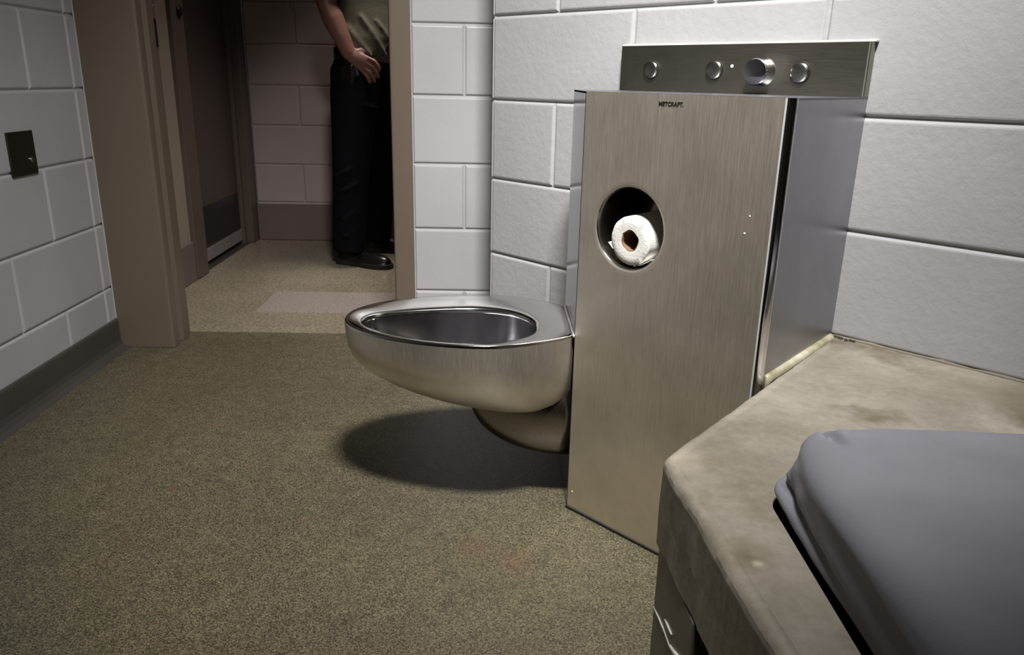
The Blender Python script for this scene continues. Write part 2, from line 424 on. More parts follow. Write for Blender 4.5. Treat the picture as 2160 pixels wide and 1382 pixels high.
# ---------------------------------------------------------------- steel fixture cabinet (with control panel)
ZT = .846
A = Vector((.159, 1.448, 0)); B = Vector((.159, 1.675, 0)); W1 = T2 * -1.112 + N2 * (CW - .001)
W2 = Vector((.6493, 1.4008, 0)); W2 = T2 * -.583 + N2 * (CW - .001); C = Vector((.4305, 1.1565, 0))
cab = empty('toilet_fixture', (.33, 1.45, 0), 'brushed steel combination toilet cabinet standing against the angled block wall', 'toilet')
def arc_corner(p0, p, p1, r, n=6):
    a = (p0 - p).normalized(); b = (p1 - p).normalized(); ang = a.angle(b)
    L = r / math.tan(ang / 2); c = p + (a + b).normalized() * (r / math.sin(ang / 2))
    s = p + a * L - c; e = p + b * L - c; out = []
    for i in range(n + 1):
        out.append(c + s.normalized().slerp(e.normalized(), i / n).normalized() * r)
    return out
# right side wall: bent round the corner C, thin sheet
back_in = .004
def sheet(path, z0, z1, thick, flip=1):
    pts = [Vector(p) for p in path]; off = []
    for i, p in enumerate(pts):
        t = (pts[min(i + 1, len(pts) - 1)] - pts[max(i - 1, 0)]).normalized()
        nn = Vector((-t.y, t.x, 0)) * flip
        off.append(p + nn * thick)
    return prism(pts + off[::-1], z0, z1)
cr = arc_corner(A, C, W2, .011, 8)
ta = T2.dot(A); tc = T2.dot(cr[0])
# front panel with round recess mouth, as a plate with a hole
HT, HZ, HR = -.836, .6135, .0715
def fp(t, z, d=0): return T2 * t + N2 * (CA + d) + Vector((0, 0, z))
def front_panel():
    n = 64; V = []; F = []
    t0, t1, z0, z1 = ta + .0012, tc, 0.004, ZT
    outer = []; 
    for i in range(n):
        a = 2 * PI * i / n; dx, dz = math.cos(a), math.sin(a)
        k = 1e9
        if dx > 1e-6: k = min(k, (t1 - HT) / dx)
        if dx < -1e-6: k = min(k, (t0 - HT) / dx)
        if dz > 1e-6: k = min(k, (z1 - HZ) / dz)
        if dz < -1e-6: k = min(k, (z0 - HZ) / dz)
        outer.append([HT + dx * k, HZ + dz * k])
    for ct, cz in ((t0, z0), (t1, z0), (t1, z1), (t0, z1)):
        j = min(range(n), key=lambda q: (outer[q][0] - ct) ** 2 + (outer[q][1] - cz) ** 2)
        outer[j] = [ct, cz]
    rs = [[fp(t, z, .003) for t, z in outer], [fp(t, z, 0) for t, z in outer]]
    for rr, d in ((HR + .012, 0), (HR + .007, .0005), (HR + .003, .002), (HR + .0006, .0055), (HR, .010), (HR, .060), (HR - .0005, .118),
                  (HR - .006, .128), (HR - .02, .136), (HR - .045, .142), (.004, .144)):
        rs.append([fp(HT + math.cos(2 * PI * i / n) * rr, HZ + math.sin(2 * PI * i / n) * rr, d) for i in range(n)])
    return rings(rs, False, True)
g = front_panel()
nf = len(g[1])
fpo = mk('front_panel', (g[0], g[1][:64 * 4]), M_STEEL, cab)
mk('paper_recess', (g[0][64 * 4:], [tuple(i - 256 for i in q) for q in g[1][64 * 4:]]), M_RECESS, cab, smooth=True)
mk('panel_edge_highlight', sheet([cr[0] - T2 * .0028 - N2 * .0006, cr[0] - N2 * .0006], 0.006, ZT, .0008, 1), simple('painted_edge_highlight', lin((206, 206, 208)), .35, .15), cab)  # pale strip put in for the specular line along the bend
mk('corner_bend', sheet(cr, 0.004, ZT, .003, 1), M_STEEL_SEAT, cab, smooth=True).data.set_sharp_from_angle(angle=math.radians(40))
mk('side_panel', sheet([cr[-1], W2], 0.004, ZT, .003, 1), M_STEEL_SIDE, cab, smooth=False)
for p in bpy.data.objects['side_panel'].data.polygons: p.use_smooth = len(p.vertices) == 4
bpy.data.objects['side_panel'].data.set_sharp_from_angle(angle=math.radians(40))
mk('end_panel', sheet([B, A + Vector((0, .0008, 0))], 0.004, ZT, .003, 1), M_STEEL_MIRROR, cab)
mk('back_panel', sheet([W1, B], 0.004, ZT, .003, 1), M_STEEL_SIDE, cab)
inner = [A + Vector((.004, .004, 0)), cr[0] + N2 * .004 - T2 * .002, cr[-1] + N2 * .004 - T2 * .003, W2 - T2 * .004, W1 + T2 * .004, B + Vector((.004, 0, 0))]
mk('top_cap', prism([v for v in [A, cr[0], cr[4], cr[-1], W2, W1, B]], ZT - .003, ZT + .0005), M_STEEL_SIDE, cab)
mk('front_seam', sheet([A + Vector((-.0006, .0004, 0)), A + T2 * .0022 - N2 * .0006], .004, ZT, .0015, 1), M_SEAMDARK, cab)
mk('floor_joint', prism([A + Vector((-.002, 0, 0)) - N2 * .002, cr[0] - N2 * .002, cr[0] + N2 * .01, A + N2 * .01], 0.0002, .005), M_SEAMDARK, cab)
# maker's name
def text_mesh(s, size, org, ax, az, nrm, ext=.0003):
    cu = bpy.data.curves.new('t', 'FONT'); cu.body = s; cu.size = size; cu.extrude = ext; cu.offset = .00028 / 1; cu.space_character = 1.02
    to = bpy.data.objects.new('t', cu); COL.objects.link(to)
    bpy.context.view_layer.update()
    me = to.evaluated_get(bpy.context.evaluated_depsgraph_get()).to_mesh()
    V = [tuple(Vector(org) + Vector(ax) * v.co.x + Vector(az) * v.co.y + Vector(nrm) * v.co.z) for v in me.vertices]
    F = [tuple(p.vertices) for p in me.polygons]
    bpy.data.objects.remove(to); bpy.data.curves.remove(cu)
    return V, F
mk('maker_name', text_mesh('METCRAFT.', .0094, fp(-.7905, .8275, -.0004), T2, (0, 0, 1), -N2), M_INK, cab)
# rub marks / specks on the steel
for t_, z_, r_ in ((-.603, .668, .0016), (-.609, .640, .0020), (-.937, .043, .0022)):
    mk('chip', lathe(fp(t_, z_, 0), -N2, [(0, r_), (.0006, r_ * .7), (.0008, r_ * .1)], 8), M_CHIP_GLINT, cab)

# control panel
PD = .020
cp = mk('control_panel', frame_box(T2 * (-(1.119 + .582) / 2) + N2 * (CW - PD / 2 - .0005) + Vector((0, 0, (.938 + .8466) / 2)), T2, N2, (0, 0, 1), .537, PD - .001, .0914), M_STEEL_PANEL, cab, bevel=.0012, seg=2)
mk('edge_caulk', join(frame_box(dg(-.8505, .006, .9395), T2, N2, (0, 0, 1), .545, .012, .004)), simple('white_caulk', lin((214, 213, 206)), .5), cp, bevel=.001)
mk('edge_highlight_strip', frame_box(dg(-.5845, PD + .0004, .892), T2, N2, (0, 0, 1), .0018, .0016, .089), M_BEAD_GLINT, cp)  # bright strip added as the highlight along the panel's right edge
for t_, z_ in ((-1.036, .8895), (-.883, .8900), (-.7035, .8862)):
    ring = mk('button_ring', lathe(dg(t_, PD, z_), -N2, [(0, .0200), (.0010, .0200), (.0016, .0190), (.0012, .0182)], 40), M_SEAMDARK, cp, smooth=True)
    mk('push_button', lathe(dg(t_, PD, z_), -N2, [(0, .0178), (.0045, .0178), (.0066, .0168), (.0078, .0145), (.0086, .008), (.0088, .001)], 40), M_BUTTON, ring, smooth=True)
sp = mk('spout', lathe(dg(-.7790, PD, .8868), -N2, [(0, .0262), (.002, .0262), (.004, .0248), (.026, .0248), (.0300, .0238), (.0320, .0224), (.0325, .0205), (.0327, .001)], 56), M_CHROME, cp, smooth=True)
sp.data.set_sharp_from_angle(angle=math.radians(35))
mk('sensor_dot', lathe(dg(-.845, PD, .8972), -N2, [(0, .0032), (.001, .003), (.0014, .001)], 16), M_CHIP_GLINT, cp)

# ---------------------------------------------------------------- bowl
def catmull(pts, n=24, closed=True):
    out = []; m = len(pts)
    for i in range(m if closed else m - 1):
        p0, p1, p2, p3 = [Vector(pts[(i + k) % m]) if closed else Vector(pts[max(0, min(m - 1, i + k))]) for k in (-1, 0, 1, 2)]
        for s in range(n):
            t = s / n
            out.append(.5 * ((2 * p1) + (p2 - p0) * t + (2 * p0 - 5 * p1 + 4 * p2 - p3) * t * t + (3 * p1 - p0 - 3 * p2 + p3) * t ** 3))
    if not closed: out.append(Vector(pts[-1]))
    return out
OUT = [(.157, 1.450), (.132, 1.428), (.099, 1.409), (.034, 1.380), (-.029, 1.371), (-.1, 1.380), (-.17, 1.401), (-.23, 1.43), (-.275, 1.464), (-.303, 1.506), (-.311, 1.555),
       (-.300, 1.605), (-.266, 1.652), (-.208, 1.692), (-.15, 1.716), (-.09, 1.731), (-.01, 1.737), (.062, 1.722), (.114, 1.692), (.140, 1.668), (.157, 1.648)]
INN = [(.087, 1.535), (.075, 1.478), (.035, 1.438), (-.026, 1.415), (-.113, 1.427), (-.18, 1.453), (-.242, 1.492), (-.276, 1.538), (-.267, 1.583), (-.22, 1.615), (-.15, 1.640), (-.061, 1.657), (.0, 1.650), (.045, 1.625), (.075, 1.585)]
CC = Vector((-.06, 1.55))
NB = 120
def by_angle(poly):
    out = []
    for i in range(NB):
        a = 2 * PI * i / NB; d = Vector((math.cos(a), math.sin(a))); best = None
        for k in range(len(poly)):
            p, q = poly[k] - CC, poly[(k + 1) % len(poly)] - CC
            e = q - p; den = d.x * e.y - d.y * e.x
            if abs(den) < 1e-12: continue
            s = (p.x * e.y - p.y * e.x) / den; u = (p.x * d.y - p.y * d.x) / den
            if s > 0 and -1e-6 <= u <= 1 + 1e-6: best = s if best is None else max(best, s)
        out.append(CC + d * best)
    return out
RO = by_angle([Vector(p) for p in catmull(OUT, 10, False)]); RI = by_angle(catmull(INN, 10))
def mixr(f, z, drop=0): return [Vector((a.x + (b.x - a.x) * f, a.y + (b.y - a.y) * f, z)) for a, b in zip(RI, RO)]
def scaled(R, kx, ky, z, px, py): return [Vector((px + (p.x - px) * kx, py + (p.y - py) * ky, z)) for p in R]
bowl_in = [scaled(RI, .02, .02, .205, -.02, 1.55), scaled(RI, .25, .25, .207, -.02, 1.55), scaled(RI, .48, .50, .220, -.015, 1.55), scaled(RI, .70, .74, .250, -.01, 1.55), scaled(RI, .86, .89, .290, -.01, 1.55),
           scaled(RI, .955, .96, .330, -.01, 1.55), scaled(RI, .995, .995, .356, -.01, 1.55), scaled(RI, 1.0, 1.0, .368, 0, 1.55)]
seat = [scaled(RI, 1.0, 1.0, .366, 0, 1.55), mixr(-.02, .372), mixr(.02, .3765), mixr(.10, .3790), mixr(.22, .3805), mixr(.45, .3830), mixr(.75, .3862), mixr(.90, .3872), mixr(.955, .3868), mixr(.985, .3852), mixr(.998, .3828), mixr(1.0, .3805)]
def hull(z, tip, ky, rear=.157, yc=1.552):
    kx = (rear - tip) / (.157 + .311)
    return [Vector((rear + (p.x - .157) * kx, yc + (p.y - yc) * ky, z)) for p in RO]
outer_b = [hull(.3805, -.311, 1.0), hull(.374, -.3105, .999), hull(.352, -.309, .995), hull(.335, -.307, .990), hull(.318, -.300, .976), hull(.300, -.286, .950), hull(.282, -.264, .910), hull(.264, -.234, .855), hull(.247, -.197, .785),
           hull(.231, -.155, .690, .155), hull(.217, -.108, .570, .150), hull(.205, -.062, .410, .14), hull(.199, -.030, .26, .12), hull(.196, .0, .12, .10), hull(.195, .03, .02, .06)]
mk('bowl_interior', rings(bowl_in, True, False), M_BOWLIN, cab, smooth=True)
so = mk('seat', rings(seat, False, False), M_STEEL_SEAT, cab, smooth=True)
mk('bowl', rings(outer_b, False, True), M_STEEL_BOWL, cab, smooth=True)
# trap housing under the bowl
rs = []
for k in range(17):
    a = PI / 2 * k / 16
    x = .159 - .208 * math.sin(a)
    sc = math.cos(a)
    rs.append([Vector((x, 1.548 + .098 * sc * math.cos(2 * PI * i / 48), .205 + (.122 if math.sin(2 * PI * i / 48) < 0 else .10) * sc * math.sin(2 * PI * i / 48))) for i in range(48)])
mk('trap_housing', rings(rs), M_TRAP_SHADED, cab, smooth=True)
mk('seat_weld', tube([(.1565, 1.440, .3845), (.1565, 1.652, .3845)], .0028, 10), M_BEAD_GLINT, cab, smooth=True)

# ---------------------------------------------------------------- toilet roll in the recess
ax_r = (N2 * 1.0 + Vector((0, 0, .03)) + T2 * .02).normalized()
rc = fp(-.8345, .5915, .004)
roll = empty('toilet_roll', tuple(rc), 'white toilet paper roll lying in the round steel recess', 'toilet roll')
def wob(r0, seed, amp): return [r0 + amp * noise.noise(Vector((math.cos(2 * PI * i / 64) * 1.7 + seed, math.sin(2 * PI * i / 64) * 1.7, 0))) for i in range(64)]
ua = ax_r.cross(Vector((0, 0, 1))).normalized(); ub = ax_r.cross(ua).normalized()
def rr(d, rad): return [rc + ax_r * d + (ua * math.cos(2 * PI * i / 64) + ub * math.sin(2 * PI * i / 64)) * rad[i] for i in range(64)]
ro = wob(.0445, 3, .0035); ri = wob(.0190, 8, .0016)
mk('paper', rings([rr(.1, ri), rr(.0015, ri), rr(0, [x + .0012 for x in ri]), rr(-.0006, [(a + b) / 2 for a, b in zip(ro, ri)]), rr(0, [x - .0016 for x in ro]), rr(.0016, ro), rr(.1, ro), rr(.1, ri)], False, False), M_PAPER, roll, smooth=True).data.set_sharp_from_angle(angle=math.radians(42))
mk('core', rings([rr(.1, [x - .0012 for x in ri]), rr(.001, [x - .0012 for x in ri]), rr(.001, [x + .0002 for x in ri]), rr(.1, [x + .0002 for x in ri])], False, False), M_CARD, roll, smooth=True)
fl = []
for k in range(9):
    a = k / 8
    base = rc + T2 * (.012 + .034 * a) + Vector((0, 0, -.0445 + .011 * a * a + .006 * a)) + N2 * (.001 + .003 * math.sin(a * 9))
    fl.append([base, base + N2 * .03, base + N2 * .03 + Vector((0, 0, .0008)), base + Vector((0, 0, .0008))])
mk('loose_sheet', rings(fl), M_PAPER, roll, smooth=True)
fl = []
for k in range(5):
    a = k / 4
    base = rc + T2 * (-.038 - .011 * a) + Vector((0, 0, -.020 + .010 * a)) + N2 * (.001)
    fl.append([base, base + N2 * .03, base + N2 * .03 + Vector((0, 0, .0008)), base + Vector((0, 0, .0008))])
mk('loose_sheet', rings(fl), M_PAPER, roll, smooth=True)

# ---------------------------------------------------------------- concrete bunk
P0 = Vector((.216, .888, 0)); P1 = T2 * -.580 + N2 * (CW - .001); P2 = Vector((XR - .001, (CW - .0015 - N2.x * XR) / N2.y, 0))
bunk = empty('bunk', (.7, .2, 0), 'concrete bunk with worn stained slab top beside the steel cabinet', 'bunk')
def bunk_slab():
    """slab with a slightly irregular, hand-worn arris"""
    path = []
    def seg(a, b, n):
        for i in range(n): path.append(a + (b - a) * (i / n))
    # rounded visible corner
    q0 = P0 + (P1 - P0).normalized() * .012; q1 = Vector((.2170, .874, 0))
    seg(P1 - Vector((0, 0, 0)), q0, 60)
    for i in range(6):
        t = i / 6; path.append(q0.lerp(P0, t).lerp(P0.lerp(q1, t), t))
    seg(q1, Vector((.245, .50, 0)), 90); seg(Vector((.245, .50, 0)), Vector((.262, .0, 0)), 60); seg(Vector((.262, 0, 0)), Vector((.27, YB + .002, 0)), 20)
    nv = len(path) + 1
    path.append(Vector((.27, YB + .002, 0)))
    rest = [Vector((XR - .002, YB + .002, 0)), P2]
    rs = []
    lev = [(.285, 0.003), (.288, 0), (.34, 0), (.393, 0), (.395, .0001), (.4003, .0014), (.4038, .0038), (.4060, .0070), (.4069, .0105), (.4070, .0118), (.4070, .0180), (.4063, .0186), (.4063, .0192), (.4070, .0200)]
    allp = path + rest; n = len(allp)
    for z, ins in lev:
        ring = []
        for i, p in enumerate(allp):
            if i >= nv: ring.append(Vector((p.x, p.y, z))); continue
            tt = (allp[min(i + 1, nv - 1)] - allp[max(i - 1, 0)]).normalized()
            nn = Vector((-tt.y, tt.x, 0))      # into slab
            if nn.dot(Vector((.7, .6, 0)) - p) < 0: nn = -nn
            if i > nv - 3: nn = Vector((1, 0, 0))
            wv = noise.noise(Vector((p.x * 28, p.y * 28, z * 14))) * .0022 + noise.noise(Vector((p.x * 90, p.y * 90, z * 60))) * .0008
            k = min(1, i / 6.0)
            q = p + nn * (ins * k + (wv if z < .405 else wv * .6) * k)
            if i == 0: q = Vector((p.x, p.y, 0))
            ring.append(Vector((q.x, q.y, z)))
        rs.append(ring)
    return rings(rs)
slab = mk('slab', bunk_slab(), M_CONC, bunk, smooth=True)
slab.data.set_sharp_from_angle(angle=math.radians(50))
for p in slab.data.polygons:
    if abs(p.normal.z) < .25: p.use_smooth = False
def ped(y0, y1):
    return prism([(.2215, y1), (.2235 + (y1 - y0) * .03, y0), (XR - .05, y0), (XR - .05, y1)], 0.0005, .2845)
p1 = mk('pedestal', ped(.722, .884), M_PED, bunk, bevel=.004)
mk('pedestal', ped(-.95, -.75), M_PED, bunk, bevel=.004)
# white strips modelled as the glossy highlight on the pedestal face
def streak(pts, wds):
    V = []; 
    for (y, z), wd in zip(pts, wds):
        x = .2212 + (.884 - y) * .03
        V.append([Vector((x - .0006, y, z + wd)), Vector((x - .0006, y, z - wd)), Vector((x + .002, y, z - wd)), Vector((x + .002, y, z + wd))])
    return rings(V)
mk('highlight_streak', streak([(.882, .186), (.868, .187), (.850, .190), (.835, .191), (.821, .193), (.798, .193), (.780, .198), (.764, .204), (.750, .207)], [.0004, .0012, .0018, .0018, .0018, .0016, .0034, .0045, .0050]), M_CHIP_GLINT, p1, smooth=True)
mk('highlight_streak', streak([(.826, .209), (.815, .210), (.803, .211), (.792, .213)], [.0004, .0022, .0022, .0004]), M_CHIP_GLINT, p1, smooth=True)
# yellowed caulk between bunk and cabinet, and dirt at its inner end
cn = (P1 - P0).normalized()
cs = C + (W2 - C) * .06
g = []
for k in range(25):
    a = k / 24; p = cs.lerp(W2 - T2 * .0 - N2 * .004, a); wd = .0045 + .0030 * a + .0012 * noise.noise(Vector((a * 5, 2, 1)))
    side = Vector((cn.y, -cn.x, 0))
    g.append([p + side * (-.001) + Vector((0, 0, .36)), p + side * (wd + .002) + Vector((0, 0, .36))][:1] + [p + side * (-.001) + Vector((0, 0, .404)), p + side * (-.001) + Vector((0, 0, .4135 + .001 * noise.noise(Vector((a * 14, 0, 3))))), p + side * wd + Vector((0, 0, .4098)), p + side * (wd + .004) + Vector((0, 0, .4062))])
mk('caulk_bead', rings(g), M_CAULK, bunk, smooth=True)
g = []
for k in range(40):
    a = k / 39; p = dg(-.578 + a * .95, 0, .407); r_ = .0030 + .0016 * noise.noise(Vector((a * 22, 5, 1)))
    g.append([p + Vector((0, 0, -.001)), p - N2 * (r_ * 1.3) + Vector((0, 0, -.0006)), p - N2 * (r_ * .5) + Vector((0, 0, r_ * .8)), p + Vector((0, 0, r_ * 1.4))])
mk('caulk_bead', rings(g), simple('grimy_wall_joint', lin((120, 112, 96)), .6, 0, .5, 90), bunk, smooth=True)
random.seed(4)
for k in range(6):
    p = dg(-.572 + k * .007 + random.uniform(-.002, .002), .006 + random.uniform(0, .008), .407)
    mk('grime_clump', lathe(p, (0, 0, 1), [(0, .0035), (.0025, .003), (.004, .001)], 7), simple('grime', lin((52, 44, 30)), .8), bunk)

# ---------------------------------------------------------------- mattress
def mattress():
    L, W, Hh = 1.80, .72, .104
    nx, ny, nz = 110, 150, 16
    ang = math.radians(-3.6)
    ux = Vector((math.cos(ang), math.sin(ang), 0)); uy = Vector((-.022, -1, 0)).normalized()
    org = Vector((.314, .806, .4076))
    V = []; idx = {}; F = []
    def spaced(n, Lr, dense):
        return [Lr * ((i / n) ** dense) for i in range(n + 1)]
    gx = spaced(nx, W, 1.5); gy = spaced(ny, L, 1.7)
    RT = .066                      # width of the rounded shoulder
    def sm(t): t = max(0, min(1, t)); return t * t * (3 - 2 * t)
    def vert(i, j, k):
        key = (i, j, k)
        if key in idx: return idx[key]
        x, y = gx[i], gy[j]
        rp = .045
        cx_, cy_ = min(max(x, rp), W - rp), min(max(y, rp), L - rp)
        dx, dy = x - cx_, y - cy_
        d = math.hypot(dx, dy); m_ = max(abs(dx), abs(dy))
        if d > 1e-9: dx, dy = dx / d * m_, dy / d * m_
        X, Y = cx_ + dx, cy_ + dy
        nrm = Vector((dx, dy, 0)); nrm = nrm.normalized() if nrm.length > 1e-9 else Vector((0, 0, 0))
        edge = min(min(x, W - x), min(y, L - y))           # distance from the rim in plan
        near = math.exp(-((X / .10) ** 2 + (Y / .12) ** 2))
        wr = noise.noise(Vector((X * 5, Y * 4, 1.3))) * .005 + noise.noise(Vector((X * 16 + 4, Y * 11, 2))) * .0016
        if k == nz:
            t = min(1, edge / RT)
            z = Hh - .034 * (1 - math.sqrt(max(0, 1 - (1 - t) ** 2)))
            ins = 0
            # long shallow ridges on the top cover and small creases at the corner
            z += wr * sm(edge / .05) + .0035 * math.exp(-((X - .10 - .42 * Y) / .030) ** 2) * sm(Y / .1) * math.exp(-Y / .9)
            z += -.0120 * math.exp(-((X - .022 - .35 * Y) / .007) ** 2) * math.exp(-((Y - .045) / .030) ** 2)
            z += .0055 * math.exp(-((Y - .026 - .30 * X) / .007) ** 2) * math.exp(-(X / .07) ** 2)
            def rim(v, Lr):
                if v < RT: return .004 + v * (RT - .004) / RT
                if v > Lr - RT: return Lr - (.004 + (Lr - v) * (RT - .004) / RT)
                return v
            p = org + ux * rim(X, W) + uy * rim(Y, L) + Vector((0, 0, z)) + (ux * .020 + uy * .012) * math.exp(-(math.hypot(X, Y) / .085) ** 2)
        else:
            t = k / nz; z = .002 + (Hh - .036) * t
            ins = .014 - .010 * t ** 1.2 - .003 * math.sin(PI * t)
            low = math.exp(-(Y / .20) ** 2) if x < .1 else 0
            # crease running along the side with a puffed fold under it
            c0 = .50 - 1.1 * min(max(Y, 0), .30)
            ins += (.0085 * math.exp(-((t - c0) / .06) ** 2) - .0095 * math.exp(-((t - c0 + .22) / .14) ** 2)) * (.12 + .88 * low)
            ins += .0035 * noise.noise(Vector((X * 9 + 9, Y * 7, t * 2.2))) + .005 * near * noise.noise(Vector((X * 22, Y * 22, t * 4)))
            if k == 0: ins = .016; z = 0
            p = org + ux * X + uy * Y - (ux * nrm.x + uy * nrm.y) * ins + Vector((0, 0, z)) + (ux * .020 + uy * .012) * (math.exp(-(math.hypot(X, Y) / .085) ** 2) * t ** 1.3)
        idx[key] = len(V); V.append(p); return idx[key]
    def vb(i, j):
        key = (i, j, 'b')
        if key in idx: return idx[key]
        if i in (0, nx) or j in (0, ny): return vert(i, j, 0)
        x, y = gx[i], gy[j]; rp = .045
        cx_, cy_ = min(max(x, rp), W - rp), min(max(y, rp), L - rp); dx, dy = x - cx_, y - cy_
        d = math.hypot(dx, dy); m_ = max(abs(dx), abs(dy)) * .9
        if d > 1e-9: dx, dy = dx / d * m_, dy / d * m_
        idx[key] = len(V); V.append(org + ux * (cx_ + dx) + uy * (cy_ + dy)); return idx[key]
    for i in range(nx):
        for j in range(ny):
            F.append((vert(i, j, nz), vert(i + 1, j, nz), vert(i + 1, j + 1, nz), vert(i, j + 1, nz)))
            F.append((vb(i, j), vb(i, j + 1), vb(i + 1, j + 1), vb(i + 1, j)))
    for k in range(nz):
        for i in range(nx):
            F.append((vert(i, 0, k), vert(i + 1, 0, k), vert(i + 1, 0, k + 1), vert(i, 0, k + 1)))
            F.append((vert(i, ny, k), vert(i, ny, k + 1), vert(i + 1, ny, k + 1), vert(i + 1, ny, k)))
        for j in range(ny):
            F.append((vert(0, j, k), vert(0, j, k + 1), vert(0, j + 1, k + 1), vert(0, j + 1, k)))
            F.append((vert(nx, j, k), vert(nx, j + 1, k), vert(nx, j + 1, k + 1), vert(nx, j, k + 1)))
    return V, F
mt = mk('mattress', mattress(), M_MATTRESS, smooth=True)
tag(mt, 'blue-grey vinyl covered mattress lying on the concrete bunk', 'mattress')

# ---------------------------------------------------------------- person standing in the corridor
def ell(c, ax, ay, rx, ry, n=28, p=2.0):
    c = Vector(c); ax = Vector(ax).normalized(); ay = Vector(ay).normalized(); out = []
    for i in range(n):
        a = 2 * PI * i / n; ca, sa = math.cos(a), math.sin(a)
        out.append(c + ax * (rx * math.copysign(abs(ca) ** (2 / p), ca)) + ay * (ry * math.copysign(abs(sa) ** (2 / p), sa)))
    return out
def limb(pts, rads, n=20, hint=(1, 0, 0)):
    pts = [Vector(p) for p in pts]; rs = []
    for i, p in enumerate(pts):
        t = (pts[min(i + 1, len(pts) - 1)] - pts[max(i - 1, 0)]).normalized()
        a = (Vector(hint) - t * t.dot(Vector(hint))).normalized(); b = t.cross(a)
        r = rads[i]; r = r if isinstance(r, tuple) else (r, r)
        rs.append(ell(p, a, b, r[0], r[1], n))
    return rings(rs)
def ball(c, r, n=16, m=10, s=(1, 1, 1)):
    rs = []
    for k in range(1, m):
        a = PI * k / m
        rs.append([Vector((c[0] + r * s[0] * math.sin(a) * math.cos(2 * PI * i / n), c[1] + r * s[1] * math.sin(a) * math.sin(2 * PI * i / n), c[2] + r * s[2] * math.cos(a))) for i in range(n)])
    return rings(rs)
FA = math.radians(-20); FW = Vector((math.cos(FA), math.sin(FA), 0)); SD = Vector((math.sin(FA), -math.cos(FA), 0))   # forward, and towards the right arm (the camera)
PC = Vector((-.615, 3.80, 0))
def pp(f, s, z): return PC + FW * f + SD * s + Vector((0, 0, z))
per = empty('person', (-.66, 3.78, 0), 'person in khaki shirt and black trousers standing in the corridor, hand on belt', 'person')
# body
g = []
g.append(rings([ell(pp(.02, 0, .88), FW, SD, .10, .155), ell(pp(.02, 0, .97), FW, SD, .10, .15), ell(pp(.03, 0, 1.08), FW, SD, .10, .14), ell(pp(.03, 0, 1.22), FW, SD, .115, .155),
                ell(pp(.02, 0, 1.34), FW, SD, .115, .165), ell(pp(.01, 0, 1.42), FW, SD, .09, .16), ell(pp(.01, 0, 1.46), FW, SD, .06, .09)]))
g.append(limb([pp(.01, 0, 1.43), pp(.02, 0, 1.50), pp(.03, 0, 1.56)], [.062, .056, .056]))
hc = pp(.045, 0, 1.655)
g.append(rings([ell(hc + Vector((0, 0, z)) + FW * f, FW, SD, a, b) for z, f, a, b in
    ((-.115, .030, .030, .030), (-.105, .028, .048, .040), (-.08, .022, .066, .054), (-.04, .012, .082, .066), (0, 0, .092, .073), (.04, -.006, .095, .076), (.075, -.010, .086, .070), (.100, -.012, .062, .052), (.115, -.012, .025, .022))]))
g.append(limb([hc + FW * .088 + Vector((0, 0, .018)), hc + FW * .104 + Vector((0, 0, -.012)), hc + FW * .108 + Vector((0, 0, -.026)), hc + FW * .085 + Vector((0, 0, -.034))], [.008, .011, .014, .009], 12, (0, 0, 1)))
g.append(rings([ell(hc + FW * (.077 + d) + Vector((0, 0, -.058)), SD, (0, 0, 1), .024 - d, .008 - d * .3, 12) for d in (0, .008, .012)]))
for s in (1, -1):
    g.append(rings([ell(hc + SD * s * (.072 + d) + FW * -.01 + Vector((0, 0, -.01)), FW, (0, 0, 1), a, b, 14) for d, a, b in ((0, .014, .026), (.008, .017, .031), (.012, .012, .026))]))
# right arm (towards the camera), hand on the belt
sh_r = pp(.0, .175, 1.41); el_r = Vector((-.742, 3.60, 1.165)); wr_r = Vector((-.650, 3.600, .955))
g.append(limb([sh_r, sh_r.lerp(el_r, .5), el_r, el_r.lerp(wr_r, .3), el_r.lerp(wr_r, .65), wr_r], [.056, .050, .044, .047, .039, (.032, .026)], 20, (1, 0, -.3)))
hx = Vector((.80, .02, -.50)).normalized(); hy = Vector((.45, -.1, .88)).normalized(); hz = hx.cross(hy).normalized()
knk = wr_r + hx * .082
g.append(rings([ell(wr_r + hx * a, hy, hz, b, c, 18) for a, b, c in ((-.012, .028, .024), (.010, .030, .022), (.035, .036, .019), (.06, .040, .017), (.080, .039, .014), (.088, .032, .010))]))
fing = [(.030, .078, .0100, .10), (.010, .086, .0102, .02), (-.011, .080, .0100, -.05), (-.030, .064, .0090, -.12)]
for off, ln, rad, spr in fing:
    b0 = wr_r + hx * .070 + hy * off
    d1_ = (hx + hy * (spr * 1.6) + Vector((0, -.20, 0))).normalized()
    d2_ = (hx * .85 + Vector((0, 0, -.55)) + Vector((0, .05, 0)) + hy * spr).normalized()
    d3_ = (hx * .5 + Vector((0, .25, -.85))).normalized()
    p1_ = b0 + d1_ * ln * .50; p2_ = p1_ + d2_ * ln * .32; p3_ = p2_ + d3_ * ln * .26
    g.append(limb([b0, b0.lerp(p1_, .6), p1_, p2_, p3_, p3_ + d3_ * .006], [rad, rad * .95, rad, rad * .92, rad * .8, rad * .35], 12, (0, 1, 0)))
tb = wr_r + hx * .020 + hy * .026
g.append(limb([tb, tb + Vector((.020, .012, .006)), tb + Vector((.048, .030, -.004)), tb + Vector((.066, .045, -.020))], [.013, .0125, .0110, .0085], 12, (0, 1, 0)))
